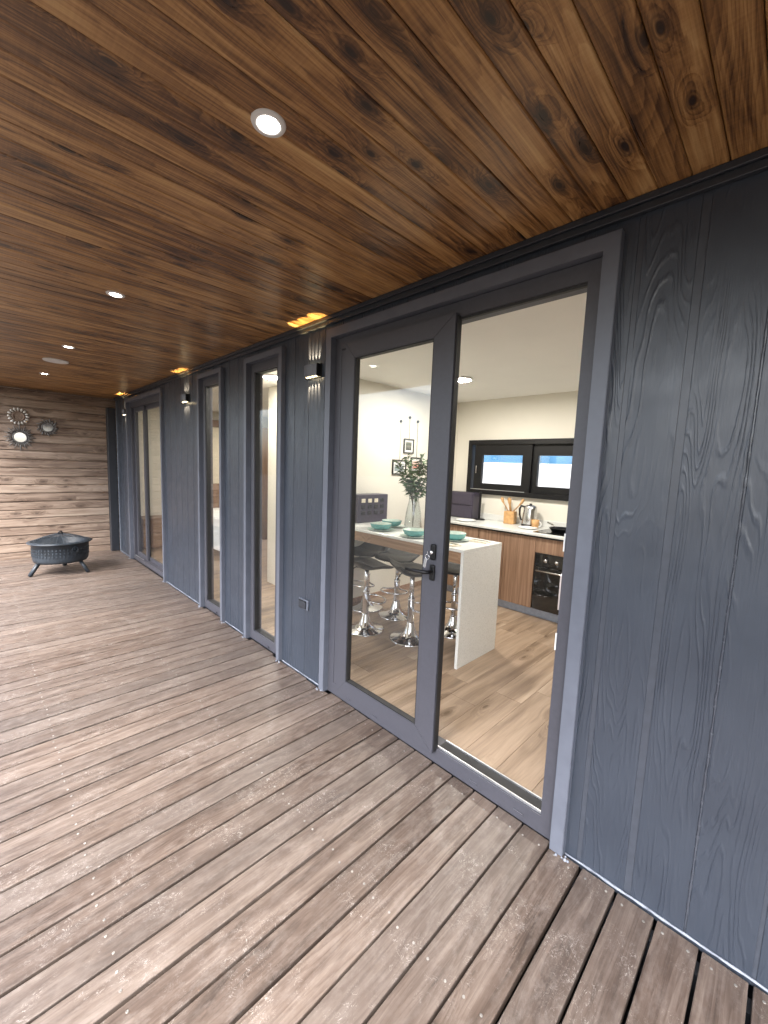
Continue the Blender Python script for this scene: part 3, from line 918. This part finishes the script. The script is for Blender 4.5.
def make_stool():
    t = thing('bar_stool', 'x', 'bar stool', (0, 0, FZ), 0, 'black bar stools at the breakfast bar')
    k = MB()
    k.lathe([(0.0, 0.0), (0.172, 0.0), (0.177, 0.005), (0.168, 0.011), (0.10, 0.024), (0.06, 0.052), (0.045, 0.10), (0.034, 0.14), (0.031, 0.155), (0.0, 0.155)], n=40, cap=False)
    k.build('base', M['chrome'], t)
    k = MB(); k.lathe([(0.028, 0.14), (0.028, 0.34), (0.031, 0.342), (0.031, 0.362), (0.0, 0.362)], n=24, cap=False)
    k.lathe([(0.020, 0.36), (0.020, 0.585)], n=20); k.build('column', M['chrome'], t)
    k = MB()
    pts = []
    for q in range(21):
        a = R(-110) + R(220)*q/20
        pts.append((0.16*math.sin(a)*0.85, -0.11-0.10*math.cos(a)+0.03, 0.27))
    pts = [(-0.028, 0.0, 0.27)] + pts + [(0.028, 0.0, 0.27)]
    k.tube(pts, 0.0085, 8); k.build('footrest', M['chrome'], t)
    k = MB(); k.tube([(0.02, 0.02, 0.565), (0.11, 0.05, 0.555), (0.155, 0.06, 0.528), (0.17, 0.063, 0.505)], [0.005, 0.005, 0.006, 0.009], 8)
    k.build('lever', M['black_plastic'], t)
    # wave seat: low lip at the front, raised back
    k = MB()
    nx, ny = 12, 16
    top, bot = [], []
    for iy in range(ny+1):
        v_ = -1 + 2*iy/ny
        ra, rb = [], []
        for ix in range(nx+1):
            u_ = -1 + 2*ix/nx
            sx = 0.205*(1-0.10*abs(v_)**4)
            x_, y_ = u_*sx, v_*0.19*(1-0.12*abs(u_)**4)
            zt_ = 0.585 + 0.018 + 0.060*max(0, v_-0.25)**1.4*1.6 - 0.035*max(0, -v_-0.35)**1.3 + 0.018*u_*u_
            th = 0.034*(1-0.75*max(abs(u_)**5, abs(v_)**5))
            ra.append(k.bm.verts.new((x_, y_, zt_))); rb.append(k.bm.verts.new((x_, y_, zt_-th)))
        top.append(ra); bot.append(rb)
    for iy in range(ny):
        for ix in range(nx):
            k.bm.faces.new((top[iy][ix], top[iy][ix+1], top[iy+1][ix+1], top[iy+1][ix]))
            k.bm.faces.new((bot[iy][ix], bot[iy+1][ix], bot[iy+1][ix+1], bot[iy][ix+1]))
    for ix in range(nx):
        k.bm.faces.new((top[0][ix], bot[0][ix], bot[0][ix+1], top[0][ix+1])); k.bm.faces.new((top[ny][ix], top[ny][ix+1], bot[ny][ix+1], bot[ny][ix]))
    for iy in range(ny):
        k.bm.faces.new((top[iy][0], top[iy+1][0], bot[iy+1][0], bot[iy][0])); k.bm.faces.new((top[iy][nx], bot[iy][nx], bot[iy+1][nx], top[iy+1][nx]))
    for f_ in k.bm.faces: f_.smooth = True
    k.build('seat', M['leather'], t)
    return t
st = make_stool()
spots = [(-2.60, 0.82, R(168), 'black bar stool nearest the left edge of the glass door leaf'),
         (-2.67, 1.30, R(25), 'black bar stool under the bar, farther back beside the wall'),
         (-2.20, 0.98, R(150), 'black bar stool behind the door handle at the bar front'),
         (-2.05, 1.40, R(20), 'black bar stool seen in the gap beside the waterfall panel'),
         (-3.02, 1.22, R(10), 'black bar stool mostly hidden at the far left of the bar')]
for i, (x, y, rz, lab) in enumerate(spots):
    o = st if i == 0 else copy_tree(st)
    o.location = (x, y, FZ); o.rotation_euler = (0, 0, rz); o['label'] = lab

BT = 0.945
def place_setting(x, y, lab_b, lab_p):
    k = MB(); k.lathe([(0.0, 0.001), (0.075, 0.001), (0.118, 0.012), (0.122, 0.014), (0.116, 0.015), (0.07, 0.006), (0.0, 0.006)], n=40, cap=False)
    tag(k.build('plate', M['teal_in'], None, (x, y, BT)), lab_p, 'plate', 'plates laid on the breakfast bar')
    t = thing('bowl', lab_b, 'bowl', (x, y, BT+0.0065), 0, 'teal bowls on the breakfast bar')
    k = MB(); k.lathe([(0.0, 0.0), (0.05, 0.0), (0.086, 0.018), (0.096, 0.048), (0.0965, 0.055)], n=40, cap=False); k.build('outer_shell', M['teal'], t)
    k = MB(); k.lathe([(0.0, 0.008), (0.05, 0.008), (0.082, 0.022), (0.092, 0.048), (0.0963, 0.0552)], n=40, cap=False); k.build('inner_glaze', M['teal_in'], t)
place_setting(-2.60, 0.975, 'teal bowl on the bar in front of the dark slotted box', 'plate under the bowl in front of the dark slotted box')
place_setting(-2.70, 1.22, 'teal bowl behind another bowl at the bar wall end', 'plate under the bowl at the back of the bar')
place_setting(-2.19, 0.965, 'teal bowl on the bar just left of the door stile', 'plate under the bowl just left of the door stile')
place_setting(-1.905, 1.13, 'teal bowl seen in the open doorway near the bar end', 'plate under the bowl in the open doorway')
for i, (x, y, rz, lab) in enumerate([(-1.73, 1.24, 8, 'folded cream napkin at the waterfall end of the bar'), (-1.80, 0.93, -4, 'folded cream napkin near the front corner of the bar')]):
    t = thing('napkin', lab, 'napkin', (x, y, BT+0.0005), R(rz), 'cream napkins on the breakfast bar')
    k = MB(); k.box(-0.075, 0.075, -0.05, 0.05, 0, 0.007, 0.003, seg=2); k.box(-0.071, 0.06, -0.047, 0.04, 0.0072, 0.012, 0.0025, seg=2); k.build('cloth', M['linen'], t)
    k = MB(); k.box(-0.07, 0.07, -0.012, -0.002, 0.0125, 0.0145, 0.0008); k.box(-0.06, 0.07, 0.01, 0.018, 0.0125, 0.0145, 0.0008); k.build('cutlery', M['steel'], t)

# vase with olive branches
VX, VY = -2.50, 1.30
k = MB(); k.lathe([(0.0, 0.0), (0.082, 0.0), (0.086, 0.01), (0.072, 0.15), (0.047, 0.27), (0.046, 0.305), (0.050, 0.315), (0.046, 0.314), (0.043, 0.27), (0.067, 0.15), (0.080, 0.015), (0.0, 0.012)], n=40, cap=False)
tag(k.build('vase', M['vase'], None, (VX, VY, BT+0.0005)), 'tall clear glass vase holding green branches on the bar', 'vase')
pl = thing('olive_branch', 'bunch of leafy green olive branches standing in the glass vase', 'plant', (VX, VY, BT+0.015))
random.seed(21)
ks = MB(); kl = MB()
for i in range(11):
    a = random.uniform(0, 2*PI); lean = random.uniform(0.03, 0.20)
    H = random.uniform(0.48, 0.70)
    P = []
    for q in range(9):
        u = q/8
        rad_ = 0.03*u + lean*max(0, u-0.35)**1.3*1.6
        P.append(Vector((rad_*math.cos(a), rad_*math.sin(a), H*u - 0.10*lean*u*u)))
    ks.tube(P, [0.0035-0.002*q/8 for q in range(9)], 6)
    for q in range(46):
        u = 0.50 + 0.50*random.random()
        i0 = min(int(u*8), 7); p = P[i0].lerp(P[i0+1], u*8-i0)
        az = random.uniform(0, 2*PI); el = random.uniform(-0.3, 0.9)
        dv = Vector((math.cos(az)*math.cos(el), math.sin(az)*math.cos(el), math.sin(el)))
        L = random.uniform(0.05, 0.085); w_ = L*0.19
        sd_ = dv.cross(Vector((random.uniform(-1, 1), random.uniform(-1, 1), 1))).normalized()
        droop = Vector((0, 0, -L*0.15))
        vs_ = [kl.bm.verts.new(c_) for c_ in (p, p+dv*L*0.4+sd_*w_, p+dv*L+droop, p+dv*L*0.4-sd_*w_)]
        kl.bm.faces.new(vs_)
ks.build('stem', M['stem'], pl); kl.build('foliage', M['leaf'], pl)

# dark slotted box at the wall end of the bar
bx = thing('slotted_box', 'dark box with rows of square openings at the wall end of the bar', 'box', (-3.05, 1.28, BT+0.0005))
k = MB()
k.box(-0.12, 0.03, -0.22, 0.20, 0, 0.285, 0.004)
k.build('shell', M['plum'], bx)
for r_ in range(3):
    for q in range(4):
        yy = -0.15 + q*0.088
        zz = 0.10 + r_*0.062
        lit = r_ == 2 and q < 3
        k = MB(); k.box(0.0305, 0.036, yy-0.026, yy+0.026, zz-0.02, zz+0.02, 0.002); k.build('opening', M['linen'] if lit else M['black_plastic'], bx)
k = MB(); k.box(-0.10, 0.0, -0.226, -0.2205, 0.06, 0.24, 0.002); k.build('side_label', M['linen'], bx)

# hanging picture frames on the partition wall
def picture(y, z, w_, h_, hz, lab, art):
    t = thing('picture_frame', lab, 'picture', (-3.198, y, z), 0, 'framed pictures hung on cords from the cream wall')
    k = MB()
    for (a0, a1, b0, b1) in ((-w_/2, w_/2, h_/2-0.012, h_/2), (-w_/2, w_/2, -h_/2, -h_/2+0.012), (-w_/2, -w_/2+0.012, -h_/2+0.012, h_/2-0.012), (w_/2-0.012, w_/2, -h_/2+0.012, h_/2-0.012)):
        k.box(0.0, 0.018, a0, a1, b0, b1)
    k.build('frame', M['black_metal'], t)
    k = MB(); k.box(0.002, 0.006, -w_/2+0.011, w_/2-0.011, -h_/2+0.011, h_/2-0.011); k.build('mount', M['white'], t)
    k = MB(); k.box(0.0065, 0.008, -w_/2+0.035, w_/2-0.035, -h_/2+0.035, h_/2-0.035); k.build('print', art, t)
    k = MB(); k.tube([(0.012, 0, h_/2-0.002), (0.012, 0, hz-z)], 0.0022, 6); k.build('cord', M['black_metal'], t)
    k = MB(); k.lathe([(0.0, 0.001), (0.015, 0.001), (0.017, 0.012), (0.012, 0.02), (0.0, 0.022)], (0, 0, hz-z), 20, 'X', cap=False); k.build('peg', M['black_metal'], t)
def art(name, stops, axis=2, scale=8):
    N = NT(name)
    sp = N.n('SeparateXYZ'); N.set(sp.inputs[0], N.obj())
    v_ = N.math('MULTIPLY_ADD', sp.outputs[axis], scale, 0.5)
    v_ = N.math('ADD', v_, N.math('MULTIPLY', N.math('SUBTRACT', N.noise(N.obj(), 40, 4), 0.5), 0.5))
    N.set(N.b.inputs['Base Color'], N.ramp(v_, stops)); N.b.inputs['Roughness'].default_value = 0.4
    return N.mat
A1 = art('sea_print', [(0.1, (0.35, 0.4, 0.4)), (0.4, (0.16, 0.22, 0.24)), (0.6, (0.45, 0.5, 0.52)), (0.9, (0.6, 0.62, 0.62))])
A2 = art('leaf_print', [(0.2, (0.03, 0.035, 0.03)), (0.5, (0.16, 0.16, 0.13)), (0.7, (0.05, 0.06, 0.04)), (0.9, (0.3, 0.3, 0.26))])
A3 = art('rose_print', [(0.2, (0.5, 0.2, 0.16)), (0.6, (0.6, 0.4, 0.34)), (0.9, (0.7, 0.6, 0.55))])
S_ = 3.2/3.35
picture(-1.6+S_*(1.977+1.6), 1.515+S_*(1.52-1.515), 0.225, 0.165, 1.515+S_*(2.058-1.515), 'framed grey seascape hung lowest left on the cream wall', A1)
picture(-1.6+S_*(2.13+1.6), 1.515+S_*(1.777-1.515), 0.17, 0.165, 1.515+S_*(2.117-1.515), 'framed dark leaf print, highest of the hanging pictures', A2)
picture(-1.6+S_*(2.28+1.6), 1.515+S_*(1.56-1.515), 0.19, 0.165, 1.515+S_*(2.084-1.515), 'framed pinkish print hanging behind the olive branches', A3)

# base units along the window wall
bu = thing('kitchen_counter', 'walnut kitchen base units with white worktop under the black window', 'kitchen units')
CF = 2.345
k = MB(); k.box(-3.198, 0.2, CF-0.02, BACK-0.001, 0.888, 0.912, 0.002); k.build('worktop', M['quartz'], bu)
k = MB(); k.box(-3.198, 0.2, BACK-0.018, BACK-0.0012, 0.9125, 0.985, 0.002); k.build('upstand', M['quartz'], bu)
k = MB(); k.box(-3.198, -1.762, CF+0.02, BACK-0.001, 0.14, 0.882); k.box(-1.15, 0.2, CF+0.02, BACK-0.001, 0.14, 0.882)
k.box(-1.762, -1.15, CF+0.02, BACK-0.001, 0.722, 0.882); k.box(-1.762, -1.15, CF+0.45, BACK-0.001, 0.14, 0.72); k.build('carcass', M['black_plastic'], bu)
k = MB(); k.box(-3.198, 0.2, CF+0.045, BACK-0.002, FZ, 0.139); k.build('plinth', M['kick'], bu)
doors = [(-3.198, -2.78), (-2.777, -2.43), (-2.427, -2.115), (-2.112, -1.766)]
for (u0, u1) in doors:
    k = MB(); k.box(u0+0.0015, u1-0.0015, CF, CF+0.0195, 0.14, 0.868, 0.001); k.build('door', M['walnut'], bu)
k = MB(); k.box(-1.7625, -1.15, CF, CF+0.0195, 0.722, 0.868, 0.001); k.build('drawer_front', M['walnut'], bu)
k = MB(); k.box(-1.147, 0.2, CF, CF+0.0195, 0.14, 0.868, 0.001); k.build('door', M['walnut'], bu)
ov = thing('oven', 'black glass built-in oven with steel handle in the walnut units', 'oven')
k = MB(); k.box(-1.752, -1.155, CF+0.006, CF+0.44, 0.142, 0.718); k.build('body', M['black_plastic'], ov)
OG = plain('oven_glass', (0.012, 0.012, 0.012), 0.05, 0.0, 0.02, 30, 0, 0.8)
k = MB(); k.box(-1.750, -1.157, CF-0.012, CF+0.0055, 0.15, 0.585, 0.002); k.build('door', OG, ov)
k = MB(); k.box(-1.750, -1.157, CF-0.012, CF+0.0055, 0.592, 0.716, 0.002); k.build('control_panel', OG, ov)
for xx in (-1.64, -1.53, -1.34, -1.24):
    k = MB(); k.lathe([(0.0, 0.0), (0.019, 0.0), (0.017, 0.022), (0.0, 0.023)], (xx, CF-0.012, 0.654), 20, 'Y', cap=False); k.build('knob', M['steel'], ov)
k = MB(); k.tube([(-1.72, CF-0.05, 0.552), (-1.19, CF-0.05, 0.552)], 0.010, 12)
for xx in (-1.69, -1.22): k.tube([(xx, CF-0.012, 0.552), (xx, CF-0.05, 0.552)], 0.007, 8)
k.build('handle', M['steel'], ov)
k = MB()
pts = [(CF-0.068, 0.22), (CF-0.064, 0.22), (CF-0.0622, 0.555), (CF-0.05, 0.5665), (CF-0.0378, 0.555), (CF-0.036, 0.30), (CF-0.032, 0.30), (CF-0.033, 0.557), (CF-0.05, 0.571), (CF-0.067, 0.557)]
k.prism(pts, -1.47, -1.27, 'X')
tag(k.build('towel', M['towel']), 'pale towel hanging over the oven handle', 'towel')

# things on the worktop
CT = 0.9125
bb = thing('bread_box', 'plum two-tier bread box on the worktop left of the window', 'bread box', (-2.98, 2.76, CT))
k = MB(); k.box(-0.205, 0.20, -0.02, 0.15, 0.0, 0.325, 0.006); k.build('case', M['plum'], bb)
for z0 in (0.012, 0.168):
    k = MB(); k.box(-0.198, 0.193, -0.034, -0.0205, z0, z0+0.148, 0.006, seg=2); k.build('drawer', M['plum'], bb)
ph = thing('towel_stand', 'black upright paper towel stand beside the plum bread box', 'towel stand', (-2.70, 2.78, CT))
k = MB(); k.lathe([(0, 0), (0.07, 0), (0.07, 0.012), (0.0, 0.014)], n=30, cap=False); k.build('base', M['black_metal'], ph)
k = MB(); k.lathe([(0.014, 0.014), (0.014, 0.33), (0.02, 0.335), (0.0, 0.35)], n=16, cap=False); k.build('pole', M['black_metal'], ph)
ut = thing('utensil_holder', 'square beech pot of utensils left of the kettle', 'utensil pot', (-2.30, 2.80, CT), R(8))
k = MB(); k.box(-0.06, 0.06, -0.05, 0.05, 0, 0.145, 0.004); k.build('pot', M['beech'], ut)
for i, (dx, dy, tx, ty) in enumerate([(-0.03, 0, -0.10, 0.02), (-0.012, 0.012, -0.03, 0.01), (0.01, -0.01, -0.01, -0.02), (0.03, 0.01, 0.10, 0.02), (0.0, 0.02, -0.06, 0.05)]):
    k = MB(); k.tube([(dx, dy, 0.1455), (dx+tx*0.6, dy+ty*0.6, 0.22), (dx+tx*0.85, dy+ty*0.85, 0.25), (dx+tx, dy+ty, 0.285), (dx+tx*1.05, dy+ty*1.05, 0.30)], [0.006, 0.006, 0.014, 0.018, 0.006], 10)
    tag(k.build('wooden_spoon', M['beech'], None, None), ['wooden spoon leaning far left in the beech pot', 'upright wooden spoon at the back left of the beech pot', 'upright wooden spoon at the middle of the beech pot', 'wooden spoon leaning right towards the kettle', 'wooden spoon leaning back in the beech pot'][i], 'spoon', 'wooden spoons in the beech pot').location = (-2.30, 2.80, CT)
kt = thing('kettle', 'shiny steel electric kettle with black handle under the window', 'kettle', (-2.06, 2.80, CT), R(20))
k = MB(); k.lathe([(0.0, 0.0), (0.088, 0.0), (0.09, 0.02), (0.086, 0.024)], n=32, cap=False); k.build('base', M['black_plastic'], kt)
k = MB(); k.lathe([(0.084, 0.025), (0.086, 0.04), (0.070, 0.20), (0.064, 0.225), (0.04, 0.238), (0.0, 0.242)], n=36, cap=False); k.build('body', M['steel'], kt)
k = MB(); k.tube([(-0.062, 0, 0.215), (-0.10, 0, 0.225), (-0.115, 0, 0.19), (-0.112, 0, 0.12), (-0.09, 0, 0.06)], [0.012, 0.013, 0.012, 0.011, 0.009], 10); k.build('handle', M['black_plastic'], kt)
k = MB(); k.lathe([(0.0, 0.242), (0.016, 0.242), (0.014, 0.256), (0.0, 0.258)], n=18, cap=False); k.build('lid_knob', M['black_plastic'], kt)
mg = thing('mug', 'small mug beside the steel kettle, its orange a painted reflection', 'mug', (-1.955, 2.72, CT))
k = MB(); k.lathe([(0.0, 0.0), (0.036, 0.0), (0.041, 0.09), (0.038, 0.09), (0.033, 0.008), (0, 0.008)], n=28, cap=False); k.build('body', M['beech'], mg)  # orange body colour stands in for a reflection in the kettle
k = MB(); k.tube([(0.038+0.028*math.sin(q*PI/10), 0, 0.045+0.028*math.cos(q*PI/10)) for q in range(11)], 0.005, 8); k.build('handle', M['white'], mg)
hb = MB(); hb.box(-1.83, -1.25, 2.40, 2.90, 0.9122, 0.918, 0.002)
tag(hb.build('hob', OG), 'flat black glass hob set in the white worktop', 'hob')
pn = thing('frying_pan', 'dark frying pan with long handle on the hob', 'frying pan', (-1.62, 2.62, 0.9185), R(140))
k = MB(); k.lathe([(0.0, 0.0), (0.10, 0.0), (0.125, 0.04), (0.128, 0.042), (0.122, 0.042), (0.098, 0.006), (0.0, 0.006)], n=36, cap=False); k.build('pan', M['black_metal'], pn)
k = MB(); k.tube([(0.12, 0, 0.034), (0.2, 0, 0.05), (0.31, 0, 0.06)], [0.007, 0.009, 0.010], 8); k.build('handle', M['steel'], pn)
for i, (x, y, r_, lab) in enumerate([(-2.72, 2.52, 0.12, 'flat white plate on the worktop in front of the towel stand'), (-1.98, 2.60, 0.10, 'flat white plate on the worktop in front of the kettle')]):
    k = MB(); k.lathe([(0, 0.001), (r_*0.65, 0.001), (r_, 0.014), (r_*0.97, 0.016), (r_*0.62, 0.006), (0, 0.006)], n=36, cap=False)
    tag(k.build('plate', M['white'], None, (x, y, CT)), lab, 'plate')

# ceiling lamps inside
def inlamp(x, y, lab):
    t = thing('ceiling_lamp', lab, 'ceiling lamp', (x, y, ICZ), 0, 'round lamps on the interior ceiling')
    k = MB(); k.lathe([(0.092, 0.0), (0.10, -0.004), (0.10, -0.016), (0.094, -0.019), (0.088, -0.017)], n=40, cap=False); k.build('rim', M['white'], t)
    k = MB(); k.lathe([(0.0, -0.018), (0.06, -0.018), (0.0875, -0.0165)], n=40, cap=False); k.build('diffuser', M['lamp_in'], t)
inlamp(-2.36, 1.76, 'lit round ceiling lamp in the kitchen beside the door stile')
inlamp(-3.855, 0.58, 'lit round ceiling lamp seen through the narrow window')
inlamp(-0.9, 1.76, 'unseen round ceiling lamp added to light the kitchen')  # out of sight, added because the kitchen needs its light
inlamp(-6.2, 1.6, 'unseen round ceiling lamp added to light the bedroom')  # out of sight, added to brighten the bedroom

# bedroom
bd = thing('bed', 'white bed with brown headboard seen through the narrow window', 'bed', (-6.05, 0.92, FZ))
k = MB(); k.box(-1.25, 0.15, 0.0, 0.62, 0.10, 0.62, 0.04, seg=3); k.build('mattress', M['bedding'], bd)
k = MB(); k.box(-1.33, -1.27, -0.05, 0.67, 0.0, 1.05, 0.01); k.build('headboard', M['brown_wood'], bd)
for (u, v_) in ((0.08, 0.08), (-1.15, 0.08), (0.08, 0.54), (-1.15, 0.54)):
    k = MB(); k.lathe([(0.018, 0.0), (0.028, 0.1)], (u, v_, 0), 14); k.build('leg', M['brown_wood'], bd)
ch = thing('bedside_cabinet', 'low brown bedside cabinet against the far bedroom wall', 'cabinet', (-7.38, 0.45, FZ))
k = MB(); k.box(-0.2, 0.2, -0.22, 0.22, 0.02, 0.50, 0.004); k.build('case', M['brown_wood'], ch)
k = MB(); k.box(0.2005, 0.215, -0.21, 0.21, 0.28, 0.48, 0.003); k.build('drawer', M['brown_wood'], ch)
wd = thing('wardrobe', 'tall brown wooden wardrobe at the back of the bedroom', 'wardrobe', (-7.28, 2.55, FZ))
k = MB(); k.box(-0.3, 0.28, -0.36, 0.36, 0.0, 2.1, 0.004); k.build('case', M['brown_wood'], wd)
for s_ in (-1, 1):
    k = MB(); k.box(0.2805, 0.298, min(0, s_*0.355)+0.002, max(0, s_*0.355)-0.002, 0.06, 2.08, 0.002); k.build('door', M['brown_wood'], wd)
bl = thing('roller_blind', 'cream roller blind under a wooden pelmet on the bedroom wall', 'blind', (-7.595, 1.45, 0))
k = MB(); k.box(0.0, 0.10, -0.62, 0.62, 2.12, 2.24, 0.004); k.build('pelmet', M['brown_wood'], bl)
k = MB(); k.box(0.03, 0.034, -0.58, 0.58, 1.0, 2.12); k.box(0.022, 0.042, -0.58, 0.58, 0.98, 1.0, 0.003); k.build('cloth', M['shade'], bl)
